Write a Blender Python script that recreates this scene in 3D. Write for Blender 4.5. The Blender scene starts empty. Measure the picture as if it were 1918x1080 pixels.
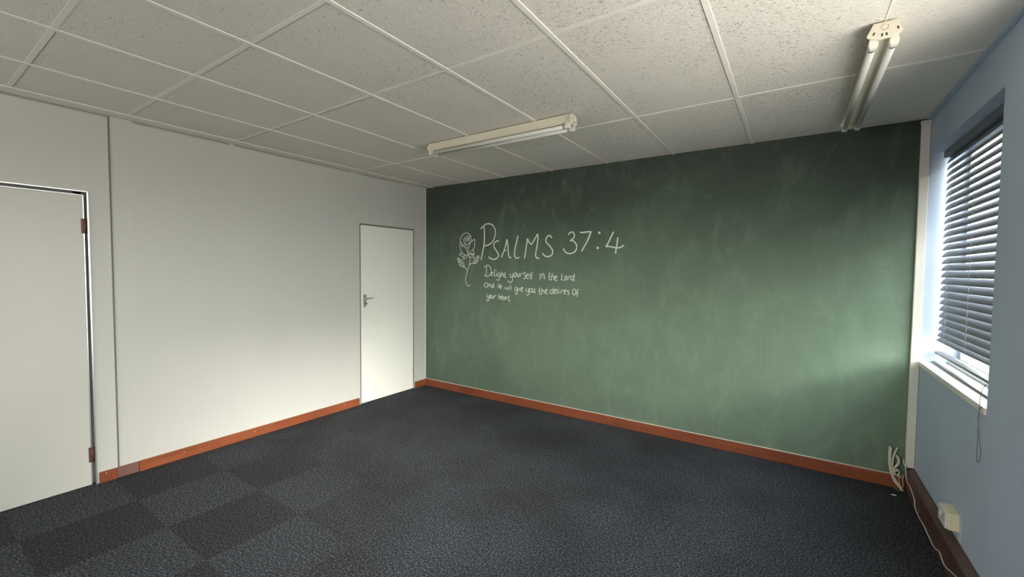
import bpy, bmesh, math, random
from mathutils import Vector, Matrix

# ------------------------------------------------------------------ camera, sky, sun, exposure
scene = bpy.context.scene
C = scene.collection
W, H = 4.66, 2.516            # right wall plane, underside of the ceiling grid
YF = -7.0                     # wall behind the camera
cam_d = bpy.data.cameras.new('camera')
cam = bpy.data.objects.new('camera', cam_d); C.objects.link(cam)
cam_d.sensor_width = 36.0
cam_d.lens = 36.0 * 796.3 / 1918.0
cam_d.clip_start = 0.02
R_ = Vector((0.83204432, 0.55463262, 0.00921444))
U_ = Vector((-0.03123539, 0.03026059, 0.99905388))
F_ = Vector((-0.55382904, 0.83154492, -0.04250232))
m = Matrix((R_, U_, -F_)).transposed().to_4x4()
m.translation = (3.9422, -3.9203, 1.488)
cam.matrix_world = m
scene.camera = cam

scene.view_settings.view_transform = 'Standard'
scene.view_settings.look = 'None'
scene.view_settings.gamma = 1.0
scene.view_settings.use_curve_mapping = False
scene.view_settings.exposure = 1.1
scene.cycles.use_denoising = True
scene.cycles.max_bounces = 14
scene.cycles.diffuse_bounces = 8
scene.cycles.transparent_max_bounces = 24
scene.cycles.sample_clamp_indirect = 12.0

SUN_DIR = Vector((1.0, -0.25, 0.42)).normalized()     # towards the sun
world = bpy.data.worlds.new('sky'); scene.world = world
world.use_nodes = True
wn = world.node_tree; wn.nodes.clear()
def wnode(t, **k):
    n = wn.nodes.new(t)
    for a, v in k.items(): setattr(n, a, v)
    return n
tc = wnode('ShaderNodeTexCoord'); sep = wnode('ShaderNodeSeparateXYZ')
wn.links.new(tc.outputs['Generated'], sep.inputs[0])
ramp = wnode('ShaderNodeValToRGB')
mr = wnode('ShaderNodeMapRange'); mr.inputs[1].default_value = -1; mr.inputs[2].default_value = 1
wn.links.new(sep.outputs['Z'], mr.inputs[0]); wn.links.new(mr.outputs[0], ramp.inputs[0])
el = ramp.color_ramp.elements
# unseen ground and dim horizon band shaped to light ceiling and walls; hazy sky above
el[0].position = 0.0; el[0].color = (1.05, 0.965, 0.85, 1)
el[1].position = 1.0; el[1].color = (0.80, 0.95, 1.15, 1)
for p, c in ((0.26, (0.98, 0.90, 0.79, 1)), (0.37, (0.66, 0.61, 0.53, 1)), (0.45, (0.58, 0.545, 0.48, 1)), (0.495, (0.60, 0.58, 0.53, 1)), (0.515, (1.18, 1.15, 1.07, 1)), (0.555, (1.34, 1.30, 1.21, 1)),
             (0.62, (1.20, 1.17, 1.09, 1)), (0.80, (1.05, 1.12, 1.18, 1))):
    e = el.new(p); e.color = c
dot = wnode('ShaderNodeVectorMath', operation='DOT_PRODUCT')
dot.inputs[1].default_value = SUN_DIR
wn.links.new(tc.outputs['Generated'], dot.inputs[0])
mx = wnode('ShaderNodeMath', operation='MAXIMUM'); mx.inputs[1].default_value = 0
wn.links.new(dot.outputs['Value'], mx.inputs[0])
pw = wnode('ShaderNodeMath', operation='POWER'); pw.inputs[1].default_value = 14.0
wn.links.new(mx.outputs[0], pw.inputs[0])
gl = wnode('ShaderNodeMixRGB', blend_type='ADD'); gl.inputs[0].default_value = 1
gm = wnode('ShaderNodeMixRGB', blend_type='MULTIPLY'); gm.inputs[0].default_value = 1
gm.inputs[2].default_value = (1.1, 1.06, 0.96, 1)
wn.links.new(pw.outputs[0], gm.inputs[1])
wn.links.new(ramp.outputs[0], gl.inputs[1]); wn.links.new(gm.outputs[0], gl.inputs[2])
bg = wnode('ShaderNodeBackground'); bg.inputs[1].default_value = 5.0
wn.links.new(gl.outputs[0], bg.inputs[0])
wo = wnode('ShaderNodeOutputWorld'); wn.links.new(bg.outputs[0], wo.inputs[0])

sun_d = bpy.data.lights.new('sun', 'SUN'); sun_d.energy = 2.9; sun_d.angle = math.radians(17); sun_d.color = (1.0, 0.95, 0.86)
sun = bpy.data.objects.new('sun', sun_d); C.objects.link(sun)
sun.rotation_euler = SUN_DIR.to_track_quat('Z', 'Y').to_euler()
sun.location = (W + 6, -1.5, 5)

# the windows of the right wall: (near y, far y, sill z, head z)
WIN = [(-1.225, -0.004, 0.90, 2.29), (-3.95, -1.62, 0.90, 2.29)]
FILL_WIN = (0.2, 2.4, 0.80, 2.35)                    # unseen window added behind the camera to brighten the room, along x
for (ya, yb, za, zb) in WIN:                         # sampling portals for the daylight
    ld = bpy.data.lights.new('window_daylight_portal', 'AREA'); ld.shape = 'RECTANGLE'
    ld.size = zb - za; ld.size_y = yb - ya; ld.cycles.is_portal = True
    lo = bpy.data.objects.new('window_daylight_portal', ld); C.objects.link(lo)
    lo.location = (W + 0.27, (ya + yb) / 2, (za + zb) / 2); lo.rotation_euler = (0, math.radians(90), 0)
ld = bpy.data.lights.new('window_daylight_portal', 'AREA'); ld.shape = 'RECTANGLE'
ld.size = FILL_WIN[1] - FILL_WIN[0]; ld.size_y = FILL_WIN[3] - FILL_WIN[2]; ld.cycles.is_portal = True
lo = bpy.data.objects.new('window_daylight_portal', ld); C.objects.link(lo)
lo.location = ((FILL_WIN[0] + FILL_WIN[1]) / 2, YF - 0.2, (FILL_WIN[2] + FILL_WIN[3]) / 2); lo.rotation_euler = (math.radians(90), 0, 0)

# ------------------------------------------------------------------ materials
def mat(name, col, rough=0.6, metal=0.0, spec=0.5):
    mt = bpy.data.materials.new(name); mt.use_nodes = True
    b = mt.node_tree.nodes['Principled BSDF']
    b.inputs['Base Color'].default_value = (*col, 1); b.inputs['Roughness'].default_value = rough
    b.inputs['Metallic'].default_value = metal; b.inputs['Specular IOR Level'].default_value = spec
    return mt
class N:
    """small node-graph helper on a material"""
    def __init__(s, mt): s.t = mt.node_tree; s.b = s.t.nodes['Principled BSDF']
    def n(s, kind, **k):
        x = s.t.nodes.new('ShaderNode' + kind)
        for a, v in k.items(): setattr(x, a, v)
        return x
    def l(s, a, b): s.t.links.new(a, b)
    def coord(s, scale=(1, 1, 1), loc=(0, 0, 0), rot=(0, 0, 0)):
        g = s.n('NewGeometry'); mp = s.n('Mapping')
        s.l(g.outputs['Position'], mp.inputs[0]); mp.inputs['Scale'].default_value = scale
        mp.inputs['Location'].default_value = loc; mp.inputs['Rotation'].default_value = rot
        return mp.outputs[0]
    def noise(s, vec, scale, detail=3, rough=0.5, dist=0.0):
        x = s.n('TexNoise'); s.l(vec, x.inputs['Vector']); x.inputs['Scale'].default_value = scale
        x.inputs['Detail'].default_value = detail; x.inputs['Roughness'].default_value = rough
        x.inputs['Distortion'].default_value = dist
        return x.outputs[0]
    def rng(s, v, a, b, c=0.0, d=1.0):
        x = s.n('MapRange'); s.l(v, x.inputs[0])
        for i, q in enumerate((a, b, c, d)): x.inputs[i + 1].default_value = q
        return x.outputs[0]
    def math(s, op, a, b=None):
        x = s.n('Math', operation=op)
        for i, q in enumerate((a, b)):
            if q is None: continue
            if isinstance(q, (int, float)): x.inputs[i].default_value = q
            else: s.l(q, x.inputs[i])
        return x.outputs[0]
    def mix(s, f, a, b, mode='MIX'):
        x = s.n('MixRGB', blend_type=mode)
        for i, q in enumerate((f, a, b)):
            if isinstance(q, tuple): x.inputs[i].default_value = (*q, 1)
            elif isinstance(q, (int, float)): x.inputs[i].default_value = q
            else: s.l(q, x.inputs[i])
        return x.outputs[0]
    def bump(s, h, strength, dist):
        x = s.n('Bump'); s.l(h, x.inputs['Height']); x.inputs['Strength'].default_value = strength
        x.inputs['Distance'].default_value = dist; s.l(x.outputs[0], s.b.inputs['Normal'])
    def col(s, v): s.l(v, s.b.inputs['Base Color'])

def painted(name, col, rough=0.55, var=0.04, sc=1.3, bump=0.08, spec=0.35):
    mt = mat(name, col, rough, 0, spec); g = N(mt)
    v = g.noise(g.coord((1, 1, 0.45)), sc, 4, 0.6)
    f = g.rng(v, 0.3, 0.7)
    g.col(g.mix(f, tuple(c * (1 - var) for c in col), tuple(min(1, c * (1 + var)) for c in col)))
    g.bump(g.noise(g.coord(), 160, 2), bump, 0.002)
    return mt
M = {}
M['wall_white'] = painted('white_partition_paint', (0.585, 0.572, 0.54), 0.5, 0.03, 1.1)
M['wall_blue'] = painted('blue_grey_wall_paint', (0.46, 0.545, 0.68), 0.6, 0.05, 2.0, 0.15)
M['front_wall'] = painted('cream_wall_paint', (0.66, 0.64, 0.58), 0.6)
M['door_white'] = painted('white_door_enamel', (0.88, 0.865, 0.80), 0.35, 0.02, 2, 0.03)
M['door_grey'] = painted('off_white_door_enamel', (0.60, 0.583, 0.54), 0.4, 0.02, 2, 0.03)
M['aluminium'] = mat('aluminium_door_frame', (0.72, 0.73, 0.72), 0.3, 0.85)
M['frame_grey'] = mat('dull_grey_steel_frame', (0.20, 0.195, 0.175), 0.45, 0.3)
M['joint'] = mat('dark_joint_strip', (0.16, 0.155, 0.14), 0.6)
M['dark_gap'] = mat('dark_gap', (0.03, 0.03, 0.028), 0.9)
M['soft_gap'] = mat('grey_gap', (0.27, 0.26, 0.23), 0.9)
M['brown_hinge'] = mat('brown_hinge_metal', (0.12, 0.05, 0.035), 0.5, 0.2)
M['grey_hinge'] = mat('grey_hinge_metal', (0.33, 0.32, 0.30), 0.4, 0.6)
M['chrome'] = mat('satin_chrome', (0.50, 0.50, 0.49), 0.42, 0.7)
M['tee'] = painted('white_ceiling_tee', (0.80, 0.768, 0.715), 0.5, 0.02, 3, 0.0)
M['trunk'] = painted('cream_plastic_trunking', (0.72, 0.70, 0.62), 0.45, 0.03, 3, 0.0)
M['lamp_body'] = painted('cream_lamp_enamel', (0.70, 0.65, 0.53), 0.35, 0.02, 3, 0.0)
M['tube'] = mat('fluorescent_tube_glass', (0.62, 0.62, 0.59), 0.18)
M['holder'] = mat('white_plastic_holder', (0.74, 0.71, 0.64), 0.4)
M['metal_cap'] = mat('tube_end_cap', (0.75, 0.75, 0.74), 0.3, 0.9)
M['slat'] = mat('blind_slat_enamel', (0.15, 0.168, 0.195), 0.5, 0.0)
M['cord'] = mat('grey_blind_cord', (0.16, 0.18, 0.20), 0.8)
M['ladder'] = mat('grey_ladder_cord', (0.30, 0.31, 0.32), 0.8)
M['sill'] = painted('white_sill_paint', (0.80, 0.79, 0.74), 0.4, 0.08, 6, 0.05)
M['window_frame'] = mat('grey_steel_window_frame', (0.42, 0.43, 0.44), 0.5, 0.2)
M['dark_metal'] = mat('dark_bronze_metal', (0.15, 0.15, 0.15), 0.35, 0.6)
M['cable'] = mat('cream_cable_sheath', (0.66, 0.60, 0.46), 0.5)
M['cable_white'] = mat('white_cable_sheath', (0.78, 0.74, 0.72), 0.45)
M['outlet'] = mat('ivory_outlet_plastic', (0.78, 0.70, 0.50), 0.4)
M['outlet_dark'] = mat('dark_slot', (0.04, 0.035, 0.03), 0.7)
M['paper'] = mat('white_scrap', (0.85, 0.85, 0.83), 0.8)
M['ground'] = mat('pale_ground_outside', (0.5, 0.47, 0.42), 0.9)

def wood(name, a, b, axis):
    mt = mat(name, a, 0.38, 0, 0.5); g = N(mt)
    sc = (2.0, 60, 60) if axis == 'x' else (60, 2.0, 60)
    v = g.noise(g.coord(sc), 1.0, 5, 0.6, 0.6)
    w = g.noise(g.coord((1, 1, 1)), 2.2, 3, 0.5)
    c = g.mix(g.rng(v, 0.3, 0.7), a, b)
    g.col(g.mix(g.rng(w, 0.45, 0.75, 0, 0.55), c, tuple(q * 0.6 for q in a)))
    g.bump(v, 0.1, 0.002)
    return mt
M['wood_x'] = wood('varnished_mahogany_back', (0.20, 0.050, 0.022), (0.30, 0.085, 0.036), 'x')
M['wood_y'] = wood('varnished_mahogany_left', (0.215, 0.056, 0.022), (0.33, 0.092, 0.036), 'y')
M['wood_dark'] = wood('dark_brown_stained_wood', (0.085, 0.040, 0.034), (0.12, 0.058, 0.048), 'y')
M['wood_purple'] = painted('purple_brown_painted_board', (0.20, 0.095, 0.080), 0.5)

# carpet: charcoal-navy loop pile laid as quarter-turned tiles
def carpet():
    mt = mat('charcoal_carpet_tile', (0.02, 0.02, 0.024), 0.95, 0, 0.1); g = N(mt)
    p = g.coord()
    chk = g.n('TexChecker'); mp = g.n('Mapping'); mp.inputs['Location'].default_value = (0.02, 0.06, 0.26); mp.inputs['Scale'].default_value = (2, 2, 2)
    geo = g.n('NewGeometry'); g.l(geo.outputs['Position'], mp.inputs[0]); g.l(mp.outputs[0], chk.inputs['Vector'])
    chk.inputs['Scale'].default_value = 1.0
    par = chk.outputs['Fac']
    fleck = g.noise(g.coord((1, 1, 0.2)), 95, 2, 0.6)
    fleck2 = g.noise(g.coord((1, 1, 0.2), (3, 5, 0)), 230, 1, 0.5)
    rib = g.noise(g.coord((340, 60, 1)), 1.0, 1, 0.5)
    big = g.noise(p, 1.6, 3, 0.55)
    fl = g.math('ADD', g.math('MULTIPLY', g.rng(fleck, 0.47, 0.68), 0.75), g.math('MULTIPLY', g.rng(fleck2, 0.48, 0.66), 0.55))
    lightcol = g.mix(fl, (0.013, 0.0133, 0.0155), (0.145, 0.153, 0.175))
    darkcol = g.mix(fl, (0.0115, 0.0115, 0.013), (0.088, 0.088, 0.096))
    sxx = g.n('SeparateXYZ'); g.l(p, sxx.inputs[0])
    dx = g.math('SUBTRACT', sxx.outputs['X'], 1.0); dy = g.math('ADD', sxx.outputs['Y'], 3.25)
    chk_fade = g.rng(g.math('SQRT', g.math('ADD', g.math('MULTIPLY', dx, dx), g.math('MULTIPLY', dy, dy))), 0.55, 1.5, 0.95, 0.04)
    mid = g.rng(big, 0.30, 0.70)
    f = g.math('ADD', g.math('MULTIPLY', par, chk_fade), g.math('MULTIPLY', mid, g.math('SUBTRACT', 1.0, chk_fade)))
    c = g.mix(f, darkcol, lightcol)
    c = g.mix(g.math('MULTIPLY', g.math('MULTIPLY', par, chk_fade), g.rng(rib, 0.5, 0.7, 0, 0.5)), c, (0.012, 0.013, 0.017))
    g.col(c)
    h = g.math('ADD', fleck, g.math('MULTIPLY', rib, 0.5))
    g.bump(h, 0.55, 0.006)
    return mt
M['carpet'] = carpet()

# ceiling tiles: fissured mineral board, the fissures are real pits (bump) with dark bottoms
def ceiling_board():
    mt = mat('fissured_mineral_board', (0.8, 0.78, 0.72), 0.85, 0, 0.2); g = N(mt)
    v1 = g.noise(g.coord((72, 135, 1), rot=(0, 0, 0.12)), 1.0, 3, 0.62, 0.5)
    v2 = g.noise(g.coord((130, 230, 1), (4, 2, 0)), 1.0, 3, 0.6, 0.3)
    den = g.noise(g.coord((1, 1, 1), (7, 1, 0)), 1.5, 2, 0.5)
    sx = g.n('SeparateXYZ'); geo = g.n('NewGeometry'); g.l(geo.outputs['Position'], sx.inputs[0])
    lot = g.math('ADD', g.rng(sx.outputs['X'], 0.6, 2.6, 0.055, -0.015), g.rng(sx.outputs['X'], 3.9, 4.4, 0.0, 0.07))      # smoother tiles along the left wall
    th = g.math('ADD', g.rng(den, 0.3, 0.7, 0.04, -0.03), lot)
    pit = g.rng(g.math('ADD', v1, th), 0.32, 0.38)
    stain = g.noise(g.coord((1, 1, 1), (2, 9, 0)), 0.9, 3, 0.5)
    base = g.mix(g.rng(stain, 0.3, 0.7), (0.80, 0.757, 0.70), (0.84, 0.80, 0.75))
    g.col(g.mix(pit, (0.36, 0.335, 0.295), base))
    g.bump(g.math('ADD', pit, g.math('MULTIPLY', g.rng(v2, 0.3, 0.55), 0.6)), 0.7, 0.006)
    return mt
M['board'] = ceiling_board()

# chalkboard paint, dusty with wiped chalk
def chalkboard():
    mt = mat('green_chalkboard_paint', (0.05, 0.085, 0.055), 0.7, 0, 0.3); g = N(mt)
    p = g.coord()
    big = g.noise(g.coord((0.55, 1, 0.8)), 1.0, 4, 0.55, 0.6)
    sw = g.noise(g.coord((1.6, 1, 0.8), rot=(0, 0.5, 0)), 3.2, 6, 0.68, 1.2)
    st = g.noise(g.coord((7, 1, 1.2), rot=(0, 0.25, 0)), 1.5, 5, 0.7, 0.5)
    fine = g.noise(p, 60, 3, 0.7)
    # chalk dust lies where people write and wipe: an arm's reach band, ragged at its edges
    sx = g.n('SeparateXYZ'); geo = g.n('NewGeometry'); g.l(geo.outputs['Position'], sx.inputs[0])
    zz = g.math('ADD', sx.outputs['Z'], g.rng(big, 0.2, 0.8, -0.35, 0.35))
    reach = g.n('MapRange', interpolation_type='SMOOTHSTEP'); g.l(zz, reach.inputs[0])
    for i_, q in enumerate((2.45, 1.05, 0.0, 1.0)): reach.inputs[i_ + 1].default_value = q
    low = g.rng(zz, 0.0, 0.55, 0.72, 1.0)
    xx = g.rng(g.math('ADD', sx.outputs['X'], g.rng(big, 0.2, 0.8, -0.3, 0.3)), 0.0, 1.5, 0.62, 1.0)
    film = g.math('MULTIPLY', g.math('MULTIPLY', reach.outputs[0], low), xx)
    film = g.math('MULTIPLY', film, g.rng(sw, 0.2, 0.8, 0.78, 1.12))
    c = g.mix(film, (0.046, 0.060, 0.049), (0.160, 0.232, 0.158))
    dust = g.math('MULTIPLY', g.rng(sw, 0.50, 0.80), g.rng(st, 0.35, 0.7))
    c = g.mix(g.math('MULTIPLY', dust, 0.30), c, (0.36, 0.43, 0.36))
    c = g.mix(g.rng(fine, 0.3, 0.8, 0.0, 0.10), c, (0.16, 0.20, 0.16))
    g.col(c)
    g.bump(fine, 0.06, 0.002)
    return mt
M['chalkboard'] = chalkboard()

def chalk():
    mt = mat('white_chalk', (0.86, 0.90, 0.80), 0.95, 0, 0.1); g = N(mt)
    n = g.noise(g.coord(), 420, 2, 0.6)
    a = g.rng(n, 0.34, 0.48, 0.35, 1.0)
    tr = g.n('BsdfTransparent'); mxs = g.n('MixShader'); out = g.t.nodes['Material Output']
    g.l(a, mxs.inputs[0]); g.l(tr.outputs[0], mxs.inputs[1]); g.l(g.b.outputs[0], mxs.inputs[2]); g.l(mxs.outputs[0], out.inputs[0])
    return mt
M['chalk'] = chalk()

def glass():
    mt = bpy.data.materials.new('window_glass'); mt.use_nodes = True; t = mt.node_tree; t.nodes.clear()
    tr = t.nodes.new('ShaderNodeBsdfTransparent'); tr.inputs[0].default_value = (0.93, 0.95, 0.95, 1)
    gs = t.nodes.new('ShaderNodeBsdfGlossy'); gs.inputs['Roughness'].default_value = 0.02
    fr = t.nodes.new('ShaderNodeFresnel'); fr.inputs[0].default_value = 1.45
    mxs = t.nodes.new('ShaderNodeMixShader'); o = t.nodes.new('ShaderNodeOutputMaterial')
    # the pane reflects on its outer faces only (no total internal reflection in an unrefracted pane)
    ge = t.nodes.new('ShaderNodeNewGeometry'); k = t.nodes.new('ShaderNodeMath'); k.operation = 'SUBTRACT'; k.inputs[0].default_value = 1.0
    f2 = t.nodes.new('ShaderNodeMath'); f2.operation = 'MULTIPLY'
    t.links.new(ge.outputs['Backfacing'], k.inputs[1]); t.links.new(fr.outputs[0], f2.inputs[0]); t.links.new(k.outputs[0], f2.inputs[1])
    t.links.new(f2.outputs[0], mxs.inputs[0]); t.links.new(tr.outputs[0], mxs.inputs[1]); t.links.new(gs.outputs[0], mxs.inputs[2]); t.links.new(mxs.outputs[0], o.inputs[0])
    return mt
M['glass'] = glass()

# ------------------------------------------------------------------ mesh helpers
def box(bm, x0, x1, y0, y1, z0, z1, bev=0.0, seg=1):
    r = bmesh.ops.create_cube(bm, size=1.0)
    vs = r['verts']
    for v in vs:
        v.co = Vector(((x0 + x1) / 2 + v.co.x * (x1 - x0), (y0 + y1) / 2 + v.co.y * (y1 - y0), (z0 + z1) / 2 + v.co.z * (z1 - z0)))
    if bev:
        es = list({e for v in vs for e in v.link_edges})
        bmesh.ops.bevel(bm, geom=es, offset=bev, segments=seg, affect='EDGES', profile=0.5)
def prism(bm, prof, axis, a, b):
    """extrude a closed 2-D profile along an axis; profile pairs are the two other coordinates in xyz order"""
    def P(q, t):
        return {'x': (t, q[0], q[1]), 'y': (q[0], t, q[1]), 'z': (q[0], q[1], t)}[axis]
    A = [bm.verts.new(P(q, a)) for q in prof]; B = [bm.verts.new(P(q, b)) for q in prof]
    n = len(prof)
    fs = [bm.faces.new(A), bm.faces.new(list(reversed(B)))]
    for i in range(n): fs.append(bm.faces.new((A[i], B[i], B[(i + 1) % n], A[(i + 1) % n])))
    bmesh.ops.recalc_face_normals(bm, faces=fs)
def catmull(pts, n=6):
    pts = [Vector(p) for p in pts]
    if len(pts) < 3: return pts
    closed = (pts[0] - pts[-1]).length < 1e-6
    out = []
    for i in range(len(pts) - 1):
        p1, p2 = pts[i], pts[i + 1]
        p0 = pts[i - 1] if i > 0 else (pts[-2] if closed else p1)
        p3 = pts[i + 2] if i + 2 < len(pts) else (pts[1] if closed else p2)
        for k in range(n):
            t = k / n
            out.append(0.5 * ((2 * p1) + (p2 - p0) * t + (2 * p0 - 5 * p1 + 4 * p2 - p3) * t * t + (3 * p1 - p0 - 3 * p2 + p3) * t ** 3))
    out.append(pts[-1])
    return out
def tube(bm, pts, r, seg=8, smooth=5):
    pts = catmull(pts, smooth) if smooth else [Vector(p) for p in pts]
    rings = []; nrm = None
    for i, p in enumerate(pts):
        d = (pts[min(i + 1, len(pts) - 1)] - pts[max(i - 1, 0)]).normalized()
        if nrm is None:
            nrm = d.orthogonal().normalized()
        else:
            nrm = (nrm - d * nrm.dot(d)); nrm = nrm.normalized() if nrm.length > 1e-6 else d.orthogonal().normalized()
        bn = d.cross(nrm)
        rings.append([bm.verts.new(p + r * (math.cos(2 * math.pi * k / seg) * nrm + math.sin(2 * math.pi * k / seg) * bn)) for k in range(seg)])
    fs = []
    for a, b in zip(rings, rings[1:]):
        for k in range(seg): fs.append(bm.faces.new((a[k], a[(k + 1) % seg], b[(k + 1) % seg], b[k])))
    fs.append(bm.faces.new(list(reversed(rings[0])))); fs.append(bm.faces.new(rings[-1]))
    for f in fs[:-2]: f.smooth = True
def obj(name, bm, material, parent=None):
    me = bpy.data.meshes.new(name); bm.to_mesh(me); bm.free()
    o = bpy.data.objects.new(name, me); C.objects.link(o); me.materials.append(material)
    if parent: o.parent = parent; o.matrix_parent_inverse = parent.matrix_world.inverted() if parent.matrix_world != Matrix() else Matrix()
    return o
def bobj(name, b, material, parent=None, bev=0.0):
    bm = bmesh.new(); box(bm, *b, bev=bev); return obj(name, bm, material, parent)
def local(o, at):
    """move an object's origin to a point without moving its shape (for parts of an Empty)"""
    o.data.transform(Matrix.Translation(-Vector(at))); return o
def thing(name, label, cat, loc=(0, 0, 0), group=None):
    o = bpy.data.objects.new(name, None); C.objects.link(o); o.empty_display_size = 0.05
    o.location = loc; o['label'] = label; o['category'] = cat
    if group: o['group'] = group
    return o
def tag(o, label, cat, group=None):
    o['label'] = label; o['category'] = cat
    if group: o['group'] = group
    return o
def struct(o, label=None, cat=None):
    o['kind'] = 'structure'
    if label: o['label'] = label
    if cat: o['category'] = cat
    return o

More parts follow.
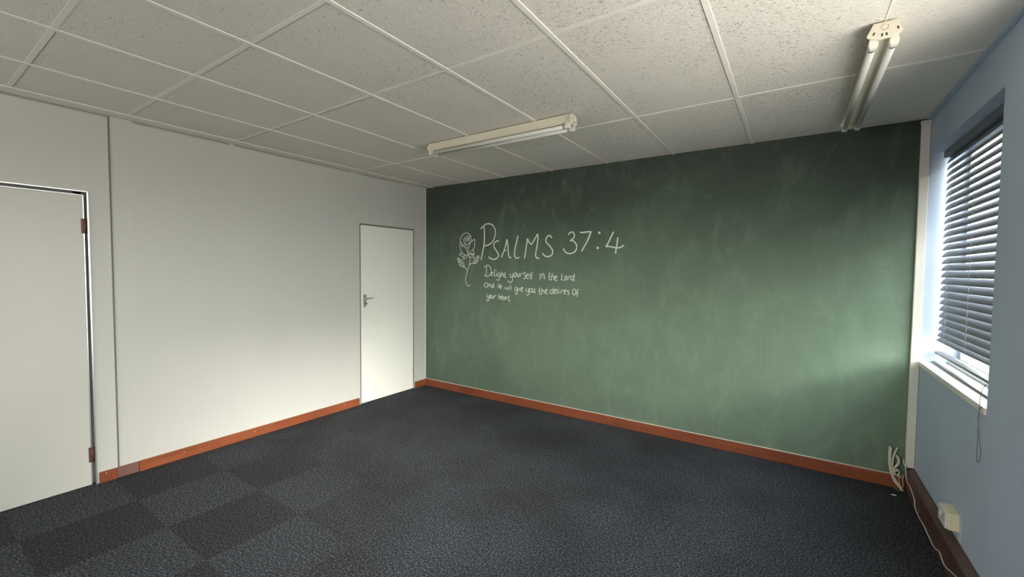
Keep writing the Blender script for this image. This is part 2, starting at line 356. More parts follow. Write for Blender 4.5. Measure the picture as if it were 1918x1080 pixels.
CHALK = {
'rose': [[(584,1831),(581,1849),(593,1884),(625,1915),(666,1926),(707,1918),(733,1900),(745,1878)],[(745,1878),(707,1887),(667,1878),(636,1858),(635,1830),(649,1794),(676,1765),(697,1745)],[(694,1866),(721,1869),(744,1858),(755,1836),(753,1826)],[(653,1833),(662,1853),(685,1860),(699,1845),(694,1828),(676,1825),(667,1839)],[(649,1811),(672,1793),(703,1794),(721,1807),(735,1816)],[(699,1856),(715,1845),(733,1816)],[(797,1852),(771,1836),(739,1812),(717,1778),(706,1736),(702,1680)],[(797,1852),(799,1818),(798,1769),(789,1745),(770,1725),(740,1701),(720,1683)],[(584,1831),(575,1810),(573,1775),(584,1732),(603,1703),(622,1685)],[(588,1827),(607,1795),(640,1769),(672,1733),(690,1701),(702,1677)],[(593,1810),(607,1774),(621,1761)],[(770,1725),(785,1707),(790,1686),(799,1668)],[(754,1711),(770,1725)],[(561,1675),(594,1683),(626,1680),(654,1667),(626,1652),(594,1655),(561,1675)],[(654,1667),(681,1665),(702,1673)],[(702,1673),(686,1645),(659,1628),(625,1619),(638,1642),(654,1665)],[(704,1673),(727,1680),(763,1679),(794,1671),(772,1669),(745,1676)],[(709,1666),(727,1645),(759,1634),(794,1639),(772,1658),(740,1676)],[(713,1659),(727,1624),(729,1582),(720,1547),(701,1504),(687,1462),(672,1419),(665,1377),(673,1334),(693,1303),(716,1297),(734,1306),(744,1321)],[(535,1632),(543,1604),(562,1561),(590,1532),(623,1524),(641,1536),(632,1568),(604,1600),(571,1618),(535,1632)],[(547,1622),(580,1582),(618,1547),(638,1529),(669,1504),(687,1483)],[(557,1593),(580,1579),(588,1600)],[(582,1547),(597,1562),(608,1575)],[(861,1657),(830,1640),(799,1613),(786,1582),(795,1564),(822,1568),(848,1592),(861,1623),(861,1657)],[(856,1644),(826,1602),(795,1571),(755,1568),(728,1550)],[(808,1613),(819,1595),(839,1592)]],
'heading': [[(937,1987),(941,1931),(943,1859),(939,1786),(924,1719),(906,1651),(896,1607)],[(887,1965),(919,1990),(955,2012),(997,2019),(1042,2009),(1075,1982),(1094,1944),(1098,1896),(1085,1854),(1059,1812),(1017,1784),(975,1771),(945,1767)],[(1147,1809),(1135,1821),(1112,1817),(1086,1797),(1078,1773),(1089,1740),(1113,1711),(1137,1677),(1144,1653),(1125,1625),(1090,1613),(1055,1614),(1025,1626),(1005,1641)],[(1184,1633),(1212,1690),(1240,1760),(1257,1836)],[(1257,1836),(1269,1778),(1275,1712),(1283,1656),(1298,1630),(1317,1630)],[(1223,1706),(1257,1713)],[(1405,1869),(1390,1811),(1371,1747),(1363,1692),(1363,1651),(1378,1627),(1403,1624),(1425,1633)],[(1490,1617),(1505,1699),(1518,1780),(1524,1833)],[(1524,1833),(1552,1788),(1577,1766)],[(1577,1766),(1609,1813),(1653,1878)],[(1653,1878),(1657,1830),(1649,1768),(1637,1706),(1630,1657),(1638,1630),(1659,1618),(1677,1625)],[(1825,1828),(1810,1848),(1787,1856),(1765,1839),(1752,1809),(1763,1778),(1794,1751),(1824,1715),(1837,1684),(1825,1654),(1795,1637),(1760,1637),(1735,1649),(1714,1672)],[(2009,1852),(2027,1872),(2051,1880),(2072,1868),(2080,1845),(2072,1820),(2054,1804),(2031,1797)],[(2031,1797),(2064,1791),(2092,1771),(2106,1739),(2102,1705),(2084,1680),(2056,1668),(2024,1664),(1990,1675),(1969,1695),(1959,1719)],[(2140,1876),(2159,1870),(2199,1873),(2239,1875),(2261,1875)],[(2261,1875),(2244,1839),(2223,1790),(2193,1737),(2160,1683)],[(2488,1865),(2468,1826),(2440,1767),(2413,1723)],[(2413,1723),(2445,1727),(2479,1719),(2512,1713),(2545,1712),(2573,1722),(2593,1735)],[(2530,1810),(2526,1761),(2518,1713),(2511,1657)]],
'colon': [[(2349,1871),(2340,1851)],[(2330,1725),(2331,1703)]],
'line_a': [[(979,1535),(975,1491),(970,1427)],[(942,1514),(961,1535),(988,1544),(1012,1539),(1034,1516),(1045,1488),(1043,1460),(1026,1435),(1000,1422),(971,1418),(944,1436)],[(1041,1451),(1059,1453),(1069,1462),(1059,1466),(1043,1456),(1039,1439),(1052,1425),(1070,1434)],[(1095,1500),(1091,1464),(1089,1429),(1102,1417)],[(1121,1454),(1115,1419)],[(1126,1486),(1122,1477)],[(1159,1458),(1142,1457),(1130,1440),(1134,1419),(1151,1419),(1166,1440),(1168,1458)],[(1168,1458),(1170,1423),(1162,1392),(1141,1375),(1117,1388)],[(1189,1475),(1187,1448),(1183,1417)],[(1185,1441),(1200,1453),(1210,1444),(1213,1414)],[(1239,1472),(1231,1441),(1229,1417),(1242,1409),(1254,1418)],[(1214,1444),(1248,1441)],[(1314,1454),(1306,1432),(1312,1412),(1326,1414),(1342,1436),(1346,1460)],[(1346,1460),(1340,1419),(1335,1382),(1323,1358),(1304,1352),(1275,1372)],[(1374,1463),(1360,1446),(1359,1426),(1371,1414),(1385,1426),(1389,1450),(1382,1463),(1374,1463)],[(1401,1455),(1399,1433),(1409,1420),(1421,1430),(1428,1461)],[(1428,1461),(1425,1417)],[(1444,1454),(1439,1414)],[(1443,1441),(1456,1456),(1472,1461)],[(1509,1466),(1495,1470),(1484,1458),(1492,1441),(1504,1425),(1502,1405),(1491,1398),(1477,1404)],[(1518,1427),(1541,1435),(1543,1449),(1529,1453),(1515,1435),(1518,1412),(1533,1401),(1547,1406)],[(1565,1469),(1560,1403)],[(1598,1469),(1585,1456),(1579,1429),(1580,1388)],[(1572,1434),(1597,1431)],[(1686,1456),(1687,1392)],[(1703,1451),(1706,1407)],[(1705,1440),(1720,1457),(1732,1453),(1737,1430),(1741,1395)],[(1802,1472),(1797,1434),(1799,1405),(1814,1391),(1826,1399)],[(1789,1429),(1815,1427)],[(1835,1464),(1828,1431),(1826,1395)],[(1832,1431),(1846,1435),(1854,1424),(1856,1388)],[(1869,1414),(1889,1421),(1888,1432),(1874,1434),(1864,1414),(1869,1394),(1881,1387),(1895,1395)],[(1946,1461),(1945,1429),(1941,1395)],[(1941,1395),(1973,1391)],[(1993,1437),(1980,1423),(1980,1402),(1990,1395),(2002,1402),(2003,1423),(1993,1437)],[(2019,1430),(2018,1400)],[(2019,1423),(2031,1434),(2044,1433)],[(2079,1435),(2061,1433),(2048,1417),(2054,1399),(2068,1396),(2079,1414)],[(2086,1459),(2083,1424),(2079,1393),(2089,1384)]],
'line_b': [[(991,1339),(971,1342),(950,1328),(949,1306),(967,1290),(987,1297),(997,1320),(995,1339)],[(997,1336),(997,1294)],[(1009,1328),(1007,1296)],[(1009,1317),(1023,1330),(1035,1324),(1039,1308),(1041,1288)],[(1078,1316),(1062,1322),(1053,1302),(1059,1288),(1073,1293),(1082,1310)],[(1086,1343),(1082,1313),(1084,1289)],[(1140,1338),(1137,1284)],[(1162,1340),(1158,1283)],[(1137,1309),(1164,1315)],[(1168,1302),(1187,1303),(1189,1317),(1175,1318),(1166,1299),(1176,1284),(1193,1286)],[(1239,1305),(1241,1277)],[(1241,1277),(1254,1296)],[(1254,1296),(1269,1271)],[(1269,1271),(1276,1303)],[(1286,1303),(1284,1273)],[(1288,1320),(1287,1317)],[(1304,1323),(1301,1272)],[(1323,1316),(1320,1265)],[(1393,1301),(1375,1299),(1368,1281),(1375,1264),(1390,1266),(1402,1285),(1402,1303)],[(1402,1303),(1406,1263),(1401,1236),(1387,1226),(1372,1244)],[(1411,1294),(1412,1267)],[(1420,1295),(1433,1267)],[(1433,1267),(1444,1300)],[(1450,1280),(1473,1290),(1474,1302),(1462,1303),(1450,1283),(1457,1262),(1477,1255)],[(1521,1296),(1514,1276),(1523,1261),(1541,1265),(1553,1299)],[(1553,1299),(1552,1253),(1547,1229),(1534,1221),(1520,1231)],[(1572,1295),(1559,1281),(1562,1259),(1577,1256),(1592,1268),(1594,1290),(1572,1295)],[(1601,1294),(1599,1264),(1612,1253),(1622,1269),(1624,1298)],[(1624,1298),(1622,1265),(1633,1247)],[(1686,1308),(1682,1274),(1687,1245),(1706,1238),(1716,1250)],[(1669,1270),(1695,1271)],[(1711,1301),(1708,1249)],[(1710,1268),(1724,1283),(1735,1272),(1739,1249)],[(1756,1266),(1772,1277),(1772,1290),(1760,1290),(1750,1269),(1756,1249),(1777,1247),(1787,1251)],[(1842,1294),(1822,1286),(1812,1272),(1818,1254),(1834,1251),(1846,1266)],[(1852,1314),(1848,1280),(1847,1249)],[(1863,1273),(1881,1283),(1878,1297),(1866,1291),(1861,1271),(1869,1254),(1883,1254)],[(1909,1295),(1895,1291),(1895,1278),(1907,1268),(1903,1257),(1889,1254)],[(1927,1288),(1925,1256)],[(1924,1308),(1926,1303)],[(1945,1289),(1943,1257)],[(1945,1280),(1956,1291),(1966,1293)],[(1978,1272),(1994,1281),(1994,1294),(1980,1292),(1973,1274),(1979,1256),(1995,1253)],[(2029,1288),(2014,1286),(2016,1275),(2029,1265),(2030,1253),(2010,1248)],[(2087,1304),(2070,1291),(2068,1266),(2080,1249),(2095,1250),(2104,1271),(2102,1296),(2087,1304)],[(2140,1302),(2125,1296),(2120,1275),(2119,1226)],[(2106,1268),(2133,1267)]],
'line_c': [[(988,1215),(984,1188),(998,1172),(1014,1183),(1020,1208)],[(1020,1208),(1018,1170),(1012,1144),(996,1132),(986,1138),(988,1157)],[(1040,1206),(1030,1190),(1034,1167),(1046,1171),(1052,1191),(1040,1206)],[(1054,1197),(1056,1175),(1068,1167),(1079,1179),(1081,1198)],[(1091,1199),(1087,1171)],[(1091,1189),(1103,1199),(1115,1198)],[(1155,1222),(1152,1188),(1150,1163)],[(1154,1182),(1165,1194),(1175,1186),(1175,1161)],[(1188,1180),(1205,1187),(1203,1202),(1190,1196),(1183,1177),(1192,1160),(1208,1159)],[(1238,1192),(1219,1188),(1211,1172),(1223,1160),(1238,1170),(1242,1192)],[(1242,1192),(1244,1161)],[(1253,1186),(1251,1158)],[(1255,1180),(1262,1190),(1272,1190)],[(1292,1210),(1285,1182),(1287,1157),(1299,1148),(1310,1148)],[(1274,1190),(1302,1188)]],
}

# ------------------------------------------------------------------ the setting
struct(bobj('floor', (-0.15, W + 0.25, YF - 0.1, 0.15, -0.12, 0.0), M['carpet']), 'charcoal carpet tile floor with pale flecks', 'floor')

# ceiling: mineral board above a grid of white tees
BT = H + 0.0045
ceiling = struct(bobj('ceiling', (-0.12, W + 0.25, YF - 0.1, 0.15, BT, BT + 0.15), M['board']), 'suspended ceiling of pitted cream tiles', 'ceiling')
TX = [0.64, 1.215, 1.815, 2.412, 3.018, 3.622]
TY = [-1.055, -2.245, -2.925, -3.455, -4.65, -5.85]
for x in TX: bobj('grid_tee', (x - 0.012, x + 0.012, YF, 0.0, H - 0.0005, BT + 0.002), M['tee'], ceiling, 0.001)
bobj('grid_tee', (4.213, 4.219, YF, 0.0, H + 0.002, BT + 0.002), M['tee'], ceiling)
for y in TY: bobj('grid_tee', (0.0, W, y - 0.011, y + 0.011, H + (0.0012 if y > -2 else 0.0030), BT + 0.002), M['tee'], ceiling, 0.0005)
for y, xa, xb, gm_ in ((TY[1], 0.14, 1.18, 'dark_gap'), (TY[1], 1.24, 1.80, 'dark_gap'), (TY[1], 2.2, 2.4, 'soft_gap'), (TY[2], 0.14, 0.6, 'soft_gap'), (TY[2], 1.25, 2.39, 'soft_gap'), (TY[3], 0.14, 0.62, 'soft_gap'), (TY[3], 0.66, 1.2, 'soft_gap'), (TY[0], 0.3, 1.2, 'soft_gap')):
    w_ = 0.0035 if gm_ == 'dark_gap' else 0.0022
    o = bobj('tile_gap', (xa, xb, y + 0.011, y + 0.011 + w_, H + 0.0031, BT + 0.001), M[gm_], ceiling); o['label'] = 'dark gap beside a dropped tile'
bobj('edge_angle', (0.0, 0.135, YF, 0.0, H - 0.0015, BT + 0.002), M['tee'], ceiling, 0.001)
bobj('edge_angle', (W - 0.024, W, YF, -0.022, H - 0.006, BT + 0.002), M['wall_blue'], ceiling, 0.001)

# left partition wall, with a narrow shadow gap under the ceiling edge
DY = [(-3.985, -3.115), (-0.988, -0.204)]          # door openings along y (hinge side of the near door at -3.115)
DH = [1.985, 1.98]
bm = bmesh.new()
cuts = [YF, DY[0][0], DY[0][1], DY[1][0], DY[1][1], 0.0]
G = H - 0.013
for a, b in ((cuts[0], cuts[1]), (cuts[2], cuts[3]), (cuts[4], cuts[5])): box(bm, -0.1, 0, a, b, 0, G)
for (a, b), h in zip(DY, DH): box(bm, -0.1, 0, a, b, h, G)
box(bm, -0.1, -0.03, YF, 0.0, G, BT)
for a, b in ((-2.99, -2.87), (-3.56, -3.505), (-2.26, -2.21), (-1.1, -1.0), (-0.4, 0.0)): box(bm, -0.03, 0.0, a, b, G, BT)
wl = struct(obj('wall_left', bm, M['wall_white']), 'white partition wall with two doors', 'wall')
bobj('backing', (-0.13, -0.1, YF, 0.15, 0, BT), M['dark_gap'], wl)
struct(bobj('trim_1', (-0.0005, 0.004, -3.005, -2.996, 0.0, G), M['joint'], None, 0.001), 'dark upright joint strip beside the left door', 'trim')
struct(bobj('trim_2', (-0.0005, 0.0007, -2.885, -2.875, 0.085, G), M['wall_white'], None, 0.0003), 'faint upright panel seam right of the dark joint strip', 'trim')
struct(bobj('trim_3', (0.0, 0.009, -0.011, 0.0, 0.085, H - 0.003), M['trunk'], None, 0.002), 'thin cream corner bead where white and green walls meet', 'trim')

# back wall: chalkboard paint; chalk marks are part of it
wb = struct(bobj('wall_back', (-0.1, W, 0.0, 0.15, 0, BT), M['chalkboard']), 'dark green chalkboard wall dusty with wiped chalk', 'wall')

# right wall with two window openings, blue-grey paint
WT = 0.25
bm = bmesh.new()
ys = [YF, WIN[1][0], WIN[1][1], WIN[0][0], WIN[0][1], 0.15]
for a, b in ((ys[0], ys[1]), (ys[2], ys[3]), (ys[4], ys[5])): box(bm, W, W + WT, a, b, 0, BT)
for (a, b, z0, z1) in WIN:
    box(bm, W, W + WT, a, b, 0, z0 - 0.03); box(bm, W, W + WT, a, b, z1, BT)
bmesh.ops.remove_doubles(bm, verts=bm.verts, dist=1e-5)
struct(obj('wall_right', bm, M['wall_blue']), 'blue-grey window wall', 'wall')
xa, xb, za, zb = FILL_WIN
bm = bmesh.new()
for b in ((-0.1, xa, YF - 0.12, YF, 0, BT), (xb, W + WT, YF - 0.12, YF, 0, BT), (xa, xb, YF - 0.12, YF, 0, za), (xa, xb, YF - 0.12, YF, zb, BT)): box(bm, *b)
struct(obj('wall_front', bm, M['front_wall']))
bm = bmesh.new()
for b in ((xa, xa + 0.04, YF - 0.10, YF - 0.06, za, zb), (xb - 0.04, xb, YF - 0.10, YF - 0.06, za, zb), (xa, xb, YF - 0.10, YF - 0.06, za, za + 0.04), (xa, xb, YF - 0.10, YF - 0.06, zb - 0.04, zb), ((xa + xb) / 2 - 0.02, (xa + xb) / 2 + 0.02, YF - 0.10, YF - 0.06, za, zb)): box(bm, *b)
w3 = struct(obj('fill_window', bm, M['window_frame']))  # unseen window, added for its fill daylight
bobj('pane', (xa, xb, YF - 0.082, YF - 0.078, za, zb), M['glass'], w3)

# baseboards
bl = struct(bobj('baseboard_left', (0.0, 0.02, -2.888, -1.012, 0.0, 0.078), M['wood_y'], None, 0.003), 'long varnished orange-brown baseboard under the white wall', 'baseboard')
bobj('end_piece', (0.0, 0.02, -0.19, 0.0, 0.0, 0.080), M['wood_y'], bl, 0.003)
bobj('end_piece', (0.0, 0.02, -3.103, -3.012, 0.0, 0.076), M['wood_y'], bl, 0.003)
o = bobj('end_piece', (0.0, 0.008, -3.011, -2.889, 0.0, 0.076), M['wood_purple'], bl, 0.002); o['label'] = 'thin purple-brown painted piece'
bm = bmesh.new()
for y in (-3.07, -2.62, -2.1, -1.5, -1.2):
    bmesh.ops.create_uvsphere(bm, u_segments=8, v_segments=6, radius=0.0035, matrix=Matrix.Translation((0.02, y, 0.05 if y > -3 else 0.062)))
obj('nail_head', bm, M['holder'], bl)
bobj('baseboard_back', (0.02, 4.614, -0.02, 0.0, 0.0, 0.088), M['wood_x'], None, 0.003)
bb = struct(bpy.data.objects['baseboard_back'], 'mahogany baseboard along the green chalkboard wall', 'baseboard')
bobj('cap_line', (0.02, 4.614, -0.010, 0.0, 0.088, 0.0915), M['trunk'], bb, 0.001)
bm = bmesh.new()
prism(bm, [(W, 0.0), (W - 0.045, 0.0), (W - 0.045, 0.140), (W - 0.041, 0.146), (W - 0.012, 0.158), (W, 0.158)], 'y', YF, 0.0)
struct(obj('baseboard_right', bm, M['wood_dark']), 'tall dark brown boxed baseboard along the window wall', 'baseboard')

# upright cable trunking in the far right corner
struct(bobj('trim_4', (4.611, 4.6585, -0.022, 0.0, 0.160, H - 0.022), M['trunk'], None, 0.003), 'upright cream cable trunking in the corner by the window', 'trim')
bobj('top_joint', (4.608, 4.6595, -0.024, 0.0, H - 0.030, H - 0.008), M['trunk'], bpy.data.objects['trim_4'], 0.002)

# ------------------------------------------------------------------ doors
# near left door: off-white leaf in an aluminium frame, brown hinges on the right
d1 = struct(thing('door_1', 'off-white door at the left edge with brown hinges', 'door', (0, -3.55, 0)), None)
P0 = Vector(d1.location)
def dpart(name, bm, m, root):
    o = obj(name, bm, m); local(o, root.location); o.parent = root; return o
def dbox(name, b, m, root, bev=0.0):
    bm = bmesh.new(); box(bm, *b, bev=bev); return dpart(name, bm, m, root)
y0, y1 = DY[0]; h = DH[0]
dbox('leaf', (-0.045, -0.003, y0 + 0.028, y1 - 0.024, 0.004, h - 0.026), M['door_grey'], d1, 0.002)
bm = bmesh.new()
for a, b in ((y1 - 0.005, y1 + 0.003), (y0 - 0.003, y0 + 0.005)): box(bm, -0.09, 0.006, a, b, 0, h + 0.003, 0.001)
box(bm, -0.09, 0.006, y0, y1, h - 0.005, h + 0.003, 0.001)
dpart('frame', bm, M['aluminium'], d1)
bm = bmesh.new()
box(bm, -0.046, -0.001, y1 - 0.024, y1 - 0.019, 0.004, h - 0.022, 0.001); box(bm, -0.046, -0.001, y0 + 0.024, y1 - 0.019, h - 0.027, h - 0.022, 0.001)
dpart('edge_strip', bm, M['aluminium'], d1)
bm = bmesh.new()
box(bm, -0.09, -0.046, y1 - 0.06, y1 - 0.005, 0, h - 0.005); box(bm, -0.09, -0.046, y0, y1 - 0.02, h - 0.06, h - 0.005); box(bm, -0.09, -0.046, y0, y0 + 0.05, 0, h - 0.005)
dpart('stop', bm, M['joint'], d1)
for za, zb in ((1.707, 1.805), (0.160, 0.262)):
    bm = bmesh.new(); box(bm, -0.004, 0.001, y1 - 0.035, y1 - 0.019, za, zb, 0.001)
    tube(bm, [(0.002, y1 - 0.016, za), (0.002, y1 - 0.016, zb)], 0.006, 10, 0)
    dpart('hinge', bm, M['brown_hinge'], d1)

# far door: white leaf, grey frame, lever handle on a plate at the left
d2 = struct(thing('door_2', 'narrow white door with chrome lever next to the green wall', 'door', (0, -0.6, 0)), None)
y0, y1 = DY[1]; h = DH[1]
dbox('leaf', (-0.042, 0.0, y0 + 0.011, y1 - 0.009, 0.004, h - 0.011), M['door_white'], d2, 0.002)
bm = bmesh.new()
box(bm, -0.09, 0.003, y0 - 0.003, y0 + 0.008, 0, h + 0.003, 0.001); box(bm, -0.09, 0.003, y1 - 0.007, y1 + 0.002, 0, h + 0.003, 0.001)
box(bm, -0.09, 0.003, y0, y1, h - 0.008, h + 0.003, 0.001)
dpart('frame', bm, M['frame_grey'], d2)
bm = bmesh.new()
box(bm, -0.09, -0.046, y0, y0 + 0.04, 0, h - 0.01); box(bm, -0.09, -0.046, y1 - 0.04, y1, 0, h - 0.01); box(bm, -0.09, -0.046, y0, y1, h - 0.05, h - 0.01)
dpart('stop', bm, M['joint'], d2)
for za, zb in ((1.66, 1.78), (0.20, 0.32)):
    bm = bmesh.new(); box(bm, -0.002, 0.003, y1 - 0.016, y1 - 0.004, za, zb, 0.001)
    tube(bm, [(0.004, y1 - 0.012, za), (0.004, y1 - 0.012, zb)], 0.006, 10, 0)
    dpart('hinge', bm, M['grey_hinge'], d2)
bm = bmesh.new()
prism(bm, [(-0.947, 1.205), (-0.940, 1.213), (-0.918, 1.213), (-0.911, 1.205), (-0.911, 1.11), (-0.917, 1.072), (-0.922, 1.066), (-0.937, 1.066), (-0.942, 1.072), (-0.947, 1.11)], 'x', -0.0005, 0.008)
bmesh.ops.bevel(bm, geom=[e for e in bm.edges if all(v.co.x > 0.007 for v in e.verts)], offset=0.003, segments=2, affect='EDGES')
hp = dpart('handle_plate', bm, M['chrome'], d2)
bm = bmesh.new()
tube(bm, [(0.006, -0.929, 1.164), (0.046, -0.929, 1.164)], 0.009, 14, 0)
tube(bm, [(0.046, -0.932, 1.164), (0.050, -0.915, 1.166), (0.050, -0.895, 1.164), (0.047, -0.870, 1.166), (0.044, -0.852, 1.170)], 0.0068, 12, 5)
o = obj('lever', bm, M['chrome']); local(o, d2.location); o.parent = hp
bm = bmesh.new(); tube(bm, [(0.006, -0.929, 1.108), (0.020, -0.929, 1.108)], 0.008, 12, 0); box(bm, 0.018, 0.026, -0.932, -0.912, 1.100, 1.116, 0.002)
o = obj('lock_turn', bm, M['dark_metal']); local(o, d2.location); o.parent = hp

# ------------------------------------------------------------------ windows, sill and blind
def window(name, win, label):
    ya, yb, za, zb = win
    root = struct(thing(name, label, 'window', (W + 0.2, (ya + yb) / 2, za)), None)
    x0, x1 = W + 0.185, W + 0.225
    bm = bmesh.new()
    for b in ((x0, x1, ya, ya + 0.035, za, zb), (x0, x1, yb - 0.035, yb, za, zb), (x0, x1, ya + 0.035, yb - 0.035, za, za + 0.04), (x0, x1, ya + 0.035, yb - 0.035, zb - 0.04, zb)): box(bm, *b, bev=0.002)
    dpart('window_frame', bm, M['window_frame'], root)
    n = 1 if yb - ya < 1.5 else 3
    for i in range(1, n):
        y = ya + (yb - ya) * i / n
        dbox('mullion', (x0, x1, y - 0.02, y + 0.02, za + 0.04, zb - 0.04), M['window_frame'], root, 0.002)
    for i in range(n):
        a = ya + (yb - ya) * i / n + 0.02; b = ya + (yb - ya) * (i + 1) / n - 0.02
        dbox('pane', (W + 0.203, W + 0.207, a, b, za + 0.04, zb - 0.04), M['glass'], root)
    sb = bmesh.new(); box(sb, W - 0.008, W + WT, ya, yb, za - 0.03, za, 0.004, 2)
    s = dpart('window_sill', sb, M['sill'], root)
    return root, s
w1, sill1 = window('window_1', WIN[0], 'window behind the venetian blind on the right wall')
w2, sill2 = window('window_2', WIN[1], 'wide window further along the right wall')
dbox('sill_strip', (W + 0.060, W + 0.078, WIN[0][0] + 0.002, WIN[0][1] - 0.004, 0.8995, 0.909), M['dark_metal'], w1, 0.002)  # plain dark strip lying along the sill
dbox('sill_strip', (W + 0.135, W + 0.150, WIN[0][0] + 0.002, WIN[0][1] - 0.004, 0.8995, 0.915), M['window_frame'], w1, 0.002)

# venetian blind: slats tilted with the room-side edge low
XB = W + 0.092
BY0, BY1 = WIN[0][0] + 0.012, -0.024
blind = thing('venetian_blind', 'grey venetian blind hanging in the window recess, slats nearly closed', 'blind', (XB, (BY0 + BY1) / 2, 0.97))
def bpart(name, bm, m, parent=None):
    o = obj(name, bm, m); local(o, blind.location); o.parent = parent or blind; return o
bm = bmesh.new(); box(bm, XB - 0.028, XB + 0.028, BY0, BY1, 2.245, 2.289, 0.003); bpart('headrail', bm, M['slat'])
def slat_bm(z, tilt, width=0.050, droop=0.0):
    bm = bmesh.new(); n = 6; th = 0.0007; ns = 10
    def section(y, dz):
        up, dn = [], []
        for i in range(n + 1):
            s = (i / n - 0.5); u = s * width; c = 0.0045 * (1 - 4 * s * s)
            for arr, off in ((up, th / 2), (dn, -th / 2)):
                a = u * math.cos(tilt) - (c + off) * math.sin(tilt)
                b = u * math.sin(tilt) + (c + off) * math.cos(tilt)
                arr.append(bm.verts.new((XB + a, y, z + b + dz)))
        return up + dn[::-1]
    prev = None
    for k in range(ns + 1):
        y = BY0 + (BY1 - BY0) * k / ns
        s = section(y, -droop * math.sin(math.pi * k / ns))
        if prev:
            L = len(s)
            for i in range(L):
                f = bm.faces.new((prev[i], prev[(i + 1) % L], s[(i + 1) % L], s[i])); f.smooth = True
        else: bm.faces.new(s)
        prev = s
    bm.faces.new(list(reversed(prev)))
    bmesh.ops.recalc_face_normals(bm, faces=bm.faces)
    return bm
rng = random.Random(4)
zs = []
z = 2.228
while z > 1.10:
    zs.append(z); z -= 0.0435
tilts = [math.radians((66 if q > 2.0 else 66 - 11 * min(1.0, (2.0 - q) / 0.4)) + rng.uniform(-1.2, 1.2)) for q in zs]
for zz, tt in zip(zs, tilts): bpart('slat', slat_bm(zz, tt, droop=rng.uniform(0, 0.0015)), M['slat'])
zl = zs[-1]
for dz, tt in ((0.040, 48), (0.075, 34)): bpart('slat', slat_bm(zl - dz, math.radians(tt), droop=0.002), M['slat'])
bm = bmesh.new()
prism(bm, [(XB - 0.026, 0.966), (XB - 0.020, 0.961), (XB + 0.020, 0.961), (XB + 0.026, 0.966), (XB + 0.022, 0.978), (XB, 0.982), (XB - 0.022, 0.978)], 'y', BY0, BY1)
br = bpart('bottom_rail', bm, M['dark_metal'])
for y in (BY1 - 0.0, BY0 + 0.0):
    pass
for y in (-0.22, -0.62, -1.02):
    bm = bmesh.new()
    for dx in (-0.0265, 0.0265): tube(bm, [(XB + dx, y, 2.25), (XB + dx * 0.92, y, 1.6), (XB + dx, y, 0.975)], 0.0009, 6, 3)
    for zz in zs[1:]: tube(bm, [(XB - 0.0265, y, zz - 0.024), (XB, y, zz - 0.004), (XB + 0.0265, y, zz + 0.018)], 0.0008, 5, 2)
    bpart('ladder_cord', bm, M['ladder'])
# pull cord: from the near end of the headrail over the sill and down the wall, looped at its end
bm = bmesh.new()
yc = -1.185
tube(bm, [(XB - 0.034, yc, 2.25), (XB - 0.040, yc, 1.6), (XB - 0.045, yc, 1.10), (W - 0.004, yc - 0.002, 0.985), (W - 0.012, yc, 0.90), (W - 0.010, yc + 0.012, 0.80), (W - 0.006, yc + 0.026, 0.71), (W - 0.005, yc + 0.030, 0.66), (W - 0.005, yc + 0.015, 0.637), (W - 0.005, yc - 0.010, 0.655), (W - 0.006, yc - 0.018, 0.70), (W - 0.010, yc + 0.008, 0.80), (W - 0.012, yc + 0.006, 0.87), (W - 0.010, yc - 0.02, 0.902)], 0.0013, 6, 6)
bpart('pull_cord', bm, M['cord'])

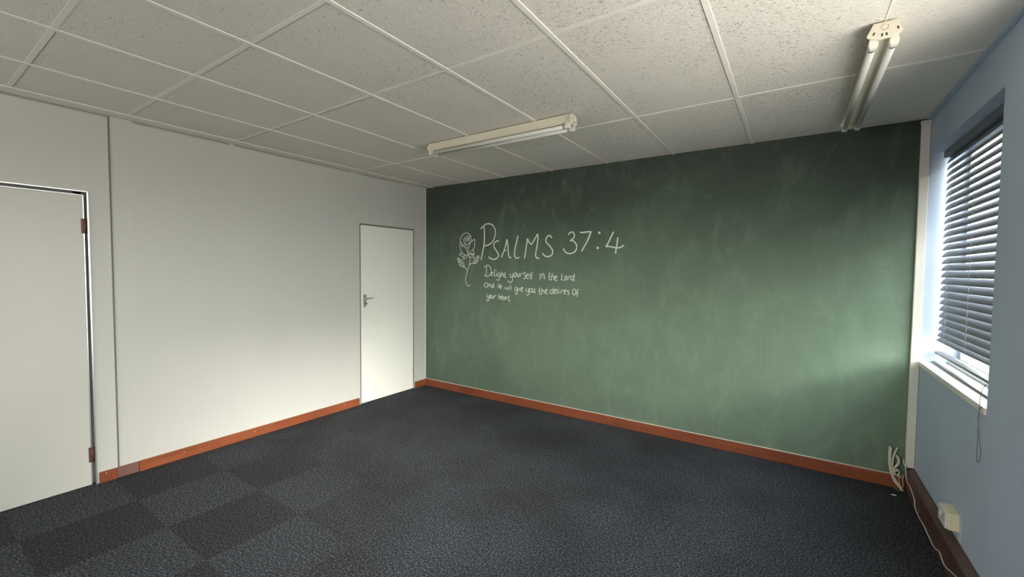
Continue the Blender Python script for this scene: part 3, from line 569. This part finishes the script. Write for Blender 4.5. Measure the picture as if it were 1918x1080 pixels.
# ------------------------------------------------------------------ fluorescent battens
def batten(label):
    """twin-tube batten, 1.27 m long, local frame: along +y, ceiling at z = 0"""
    t = thing('fluorescent_light', label, 'ceiling light', (0, 0, 0), 'twin-tube ceiling lights')
    L = 0.635
    bm = bmesh.new(); prism(bm, [(-0.034, 0.0), (-0.034, -0.046), (-0.026, -0.056), (0.026, -0.056), (0.034, -0.046), (0.034, 0.0)], 'y', -L, L); obj('body', bm, M['lamp_body'], t)
    for s in (-1, 1):
        bm = bmesh.new()
        prism(bm, [(-0.036, 0.0), (-0.057, -0.046), (-0.052, -0.054), (-0.020, -0.066), (0.020, -0.066), (0.052, -0.054), (0.057, -0.046), (0.036, 0.0)], 'y', s * (L - 0.001), s * (L + 0.006))
        ep = obj('end_plate', bm, M['lamp_body'], t)
        bm = bmesh.new(); ring = bmesh.ops.create_circle(bm, segments=24, radius=0.0115)
        bmesh.ops.transform(bm, matrix=Matrix.Translation((0.0, s * (L + 0.0064), -0.020)) @ Matrix.Rotation(math.pi / 2, 4, 'X'), verts=bm.verts)
        pts = [v.co.copy() for v in bm.verts]; bm.free(); bm = bmesh.new()
        tube(bm, pts[:-2], 0.0007, 5, 0); obj('knockout', bm, M['frame_grey'], ep)
        for cx, cz, rx in ((-0.034, -0.040, 0.4), (0.041, -0.034, -0.3), (-0.008, -0.050, 0.1), (0.006, -0.050, -0.1)):
            bm = bmesh.new(); box(bm, -0.003, 0.003, -0.0006, 0.0006, -0.006, 0.006, 0.0005)
            bmesh.ops.transform(bm, matrix=Matrix.Translation((cx, s * (L + 0.0062), cz)) @ Matrix.Rotation(rx, 4, 'Y'), verts=bm.verts)
            obj('slot', bm, M['outlet_dark'], ep)
    for sx in (-1, 1):
        cx, cz = sx * 0.033, -0.079
        for s in (-1, 1):
            bm = bmesh.new()
            prism(bm, [(cx - 0.013, -0.054), (cx - 0.0165, cz), (cx - 0.012, cz - 0.014), (cx + 0.012, cz - 0.014), (cx + 0.0165, cz), (cx + 0.013, -0.054)], 'y', s * (L - 0.034), s * (L - 0.004))
            bmesh.ops.bevel(bm, geom=list(bm.edges), offset=0.002, segments=2, affect='EDGES')
            obj('lamp_holder', bm, M['holder'], t)
        bm = bmesh.new(); tube(bm, [(cx, -L + 0.050, cz), (cx, L - 0.050, cz)], 0.0132, 20, 0); tb = obj('tube', bm, M['tube'], t)
        for s in (-1, 1):
            bm = bmesh.new(); tube(bm, [(cx, s * (L - 0.052), cz), (cx, s * (L - 0.032), cz)], 0.0137, 20, 0); obj('tube_cap', bm, M['metal_cap'], tb)
    return t
def copy_tree(o, parent=None):
    c = o.copy(); C.objects.link(c)
    if parent: c.parent = parent
    for ch in list(o.children): copy_tree(ch, c)
    return c
lampA = batten('cream twin-tube light on the ceiling above the chalk writing, set parallel to the green wall')
lampB = copy_tree(lampA)
lampA.location = (2.055, -1.335, H - 0.003); lampA.rotation_euler = (0, 0, -math.pi / 2)
lampB.location = (4.214, -0.965, H - 0.003)
lampB['label'] = 'twin-tube light near the window with white end plate, pointing at the green wall'

# ------------------------------------------------------------------ chalk writing on the green wall
def ribbon(bm, pts, w, seed=0):
    r = random.Random(seed)
    pts = catmull([(p[0] / 1000, 0.0, p[1] / 1000) for p in pts], 5)
    L = []
    for i, p in enumerate(pts):
        d = pts[min(i + 1, len(pts) - 1)] - pts[max(i - 1, 0)]
        d = d.normalized() if d.length > 1e-7 else Vector((1, 0, 0))
        nn = Vector((-d.z, 0, d.x)); k = w * 0.5 * (1 + r.uniform(-0.12, 0.12))
        if i in (0, len(pts) - 1): k *= 0.7
        L.append((p + nn * k, p - nn * k))
    y0, y1 = -0.0002, -0.0008 - (seed % 9) * 0.00012
    V = [[bm.verts.new((q.x, yy, q.z)) for q in pr for yy in (y0, y1)] for pr in L]   # a0 a1 b0 b1
    for a, b in zip(V, V[1:]):
        bm.faces.new((a[1], b[1], b[3], a[3])); bm.faces.new((a[0], a[1], b[1], b[0])); bm.faces.new((a[2], b[2], b[3], a[3]))
def chalk_obj(name, keys, label):
    bm = bmesh.new(); sd = 0
    for k, w in keys:
        for s in CHALK[k]: ribbon(bm, s, w, sd); sd += 1
    bmesh.ops.recalc_face_normals(bm, faces=bm.faces)
    o = obj(name, bm, M['chalk'], wb); o['label'] = label
    return o
chalk_obj('rose_drawing', (('rose', 0.0070),), 'chalk line drawing of a rose')
chalk_obj('heading_lettering', (('heading', 0.0132), ('colon', 0.030)), 'large white chalk heading')
chalk_obj('verse_lettering', (('line_a', 0.0088), ('line_b', 0.0084), ('line_c', 0.0084)), 'three lines of small white chalk handwriting')

# ------------------------------------------------------------------ cables, outlet, scrap
bundle = thing('cable_bundle', 'bundle of cream cables sticking up in the far right corner', 'cables', (4.565, -0.05, 0.0))
def cpart(name, pts, r, m):
    bm = bmesh.new(); tube(bm, pts, r, 8, 6); o = obj(name, bm, m); local(o, bundle.location); o.parent = bundle
    return o
cpart('cable', [(4.527, -0.030, 0.288), (4.526, -0.034, 0.235), (4.527, -0.036, 0.18), (4.536, -0.040, 0.12), (4.556, -0.046, 0.06), (4.585, -0.052, 0.022), (4.600, -0.056, 0.006)], 0.0068, M['cable'])
cpart('cable', [(4.533, -0.042, 0.286), (4.530, -0.046, 0.22), (4.534, -0.050, 0.15), (4.548, -0.054, 0.085), (4.575, -0.058, 0.035), (4.597, -0.060, 0.006)], 0.0050, M['cable'])
cpart('cable', [(4.566, -0.030, 0.288), (4.552, -0.034, 0.245), (4.543, -0.040, 0.19), (4.545, -0.045, 0.12), (4.560, -0.050, 0.07), (4.590, -0.055, 0.028)], 0.0058, M['cable'])
cpart('cable', [(4.552, -0.030, 0.235), (4.570, -0.032, 0.228), (4.578, -0.036, 0.195), (4.568, -0.040, 0.165), (4.552, -0.044, 0.145), (4.556, -0.048, 0.11), (4.574, -0.050, 0.10), (4.588, -0.050, 0.09)], 0.0048, M['cable'])
cpart('cable', [(4.560, -0.028, 0.222), (4.571, -0.030, 0.21), (4.570, -0.034, 0.18), (4.556, -0.040, 0.155), (4.550, -0.046, 0.13)], 0.0040, M['cable'])
cpart('cable', [(4.558, -0.036, 0.135), (4.572, -0.038, 0.138), (4.580, -0.040, 0.12), (4.572, -0.042, 0.098), (4.560, -0.044, 0.105), (4.557, -0.046, 0.125), (4.568, -0.048, 0.133)], 0.0046, M['cable'])
cpart('wire', [(4.570, -0.050, 0.09), (4.582, -0.052, 0.060), (4.588, -0.054, 0.03), (4.594, -0.058, 0.012)], 0.0022, M['cable'])
cpart('wire', [(4.600, -0.050, 0.105), (4.596, -0.054, 0.075), (4.600, -0.056, 0.045), (4.592, -0.060, 0.020), (4.575, -0.070, 0.008), (4.553, -0.078, 0.022)], 0.0018, M['cable'])
cpart('wire', [(4.584, -0.060, 0.008), (4.594, -0.066, 0.016), (4.603, -0.062, 0.006), (4.596, -0.056, 0.004), (4.588, -0.06, 0.012)], 0.0022, M['cable'])

bm = bmesh.new()
XS = W - 0.0475
tube(bm, [(4.6025, -0.018, 0.215), (4.6025, -0.026, 0.190), (4.609, -0.045, 0.170), (4.609, -0.075, 0.13), (4.609, -0.115, 0.095), (XS, -0.175, 0.090), (XS, -0.25, 0.080), (XS, -0.315, 0.060), (XS, -0.33, 0.030), (XS, -0.43, 0.012), (XS, -0.55, 0.020), (XS, -0.66, 0.014), (XS, -0.78, 0.012), (XS, -0.88, 0.040), (XS, -0.97, 0.024), (XS, -1.10, 0.060), (XS, -1.22, 0.085), (XS, -1.40, 0.06), (XS, -1.7, 0.012), (4.60, -2.2, 0.0035), (4.58, -2.8, 0.0035)], 0.0024, 8, 6)
tag(obj('white_cable', bm, M['cable_white']), 'thin white cable running along the dark boxed baseboard', 'cable')

outlet = thing('power_outlet', 'ivory surface-mounted outlet box above the dark baseboard', 'outlet', (W, -0.89, 0.205))
def opart(name, b, m, bev, parent=None):
    bm = bmesh.new(); box(bm, *b, bev=bev, seg=2); o = obj(name, bm, m); local(o, outlet.location); o.parent = parent or outlet; return o
opart('back_box', (W - 0.040, W, -0.965, -0.835, 0.205, 0.290), M['outlet'], 0.003)
fp = opart('face_plate', (W - 0.052, W - 0.039, -0.962, -0.838, 0.208, 0.287), M['holder'], 0.003)
opart('rocker_switch', (W - 0.056, W - 0.051, -0.885, -0.862, 0.238, 0.262), M['holder'], 0.002, fp)
for dy, dz in ((-0.925, 0.262), (-0.938, 0.238), (-0.912, 0.238)): opart('pin_hole', (W - 0.0525, W - 0.0515, dy - 0.004, dy + 0.004, dz - 0.004, dz + 0.004), M['outlet_dark'], 0.0003, fp)
o = opart('wall_mark', (W - 0.0012, W, -0.985, -0.950, 0.165, 0.235), M['trunk'], 0.0004)

bm = bmesh.new()
r = random.Random(2)
for k, (cx, cy, sx) in enumerate(((4.538, -0.160, 0.014),)):
    bmesh.ops.create_icosphere(bm, subdivisions=2, radius=1.0)
    for v in bm.verts: v.co = Vector((cx + v.co.x * sx + v.co.y * 0.004, cy + v.co.y * 0.006, 0.004 + v.co.z * 0.004)) + Vector((r.uniform(-1, 1), r.uniform(-1, 1), 0)) * 0.0008
tag(obj('plaster_crumb', bm, M['paper']), 'small white crumb on the carpet by the cable bundle', 'crumb')
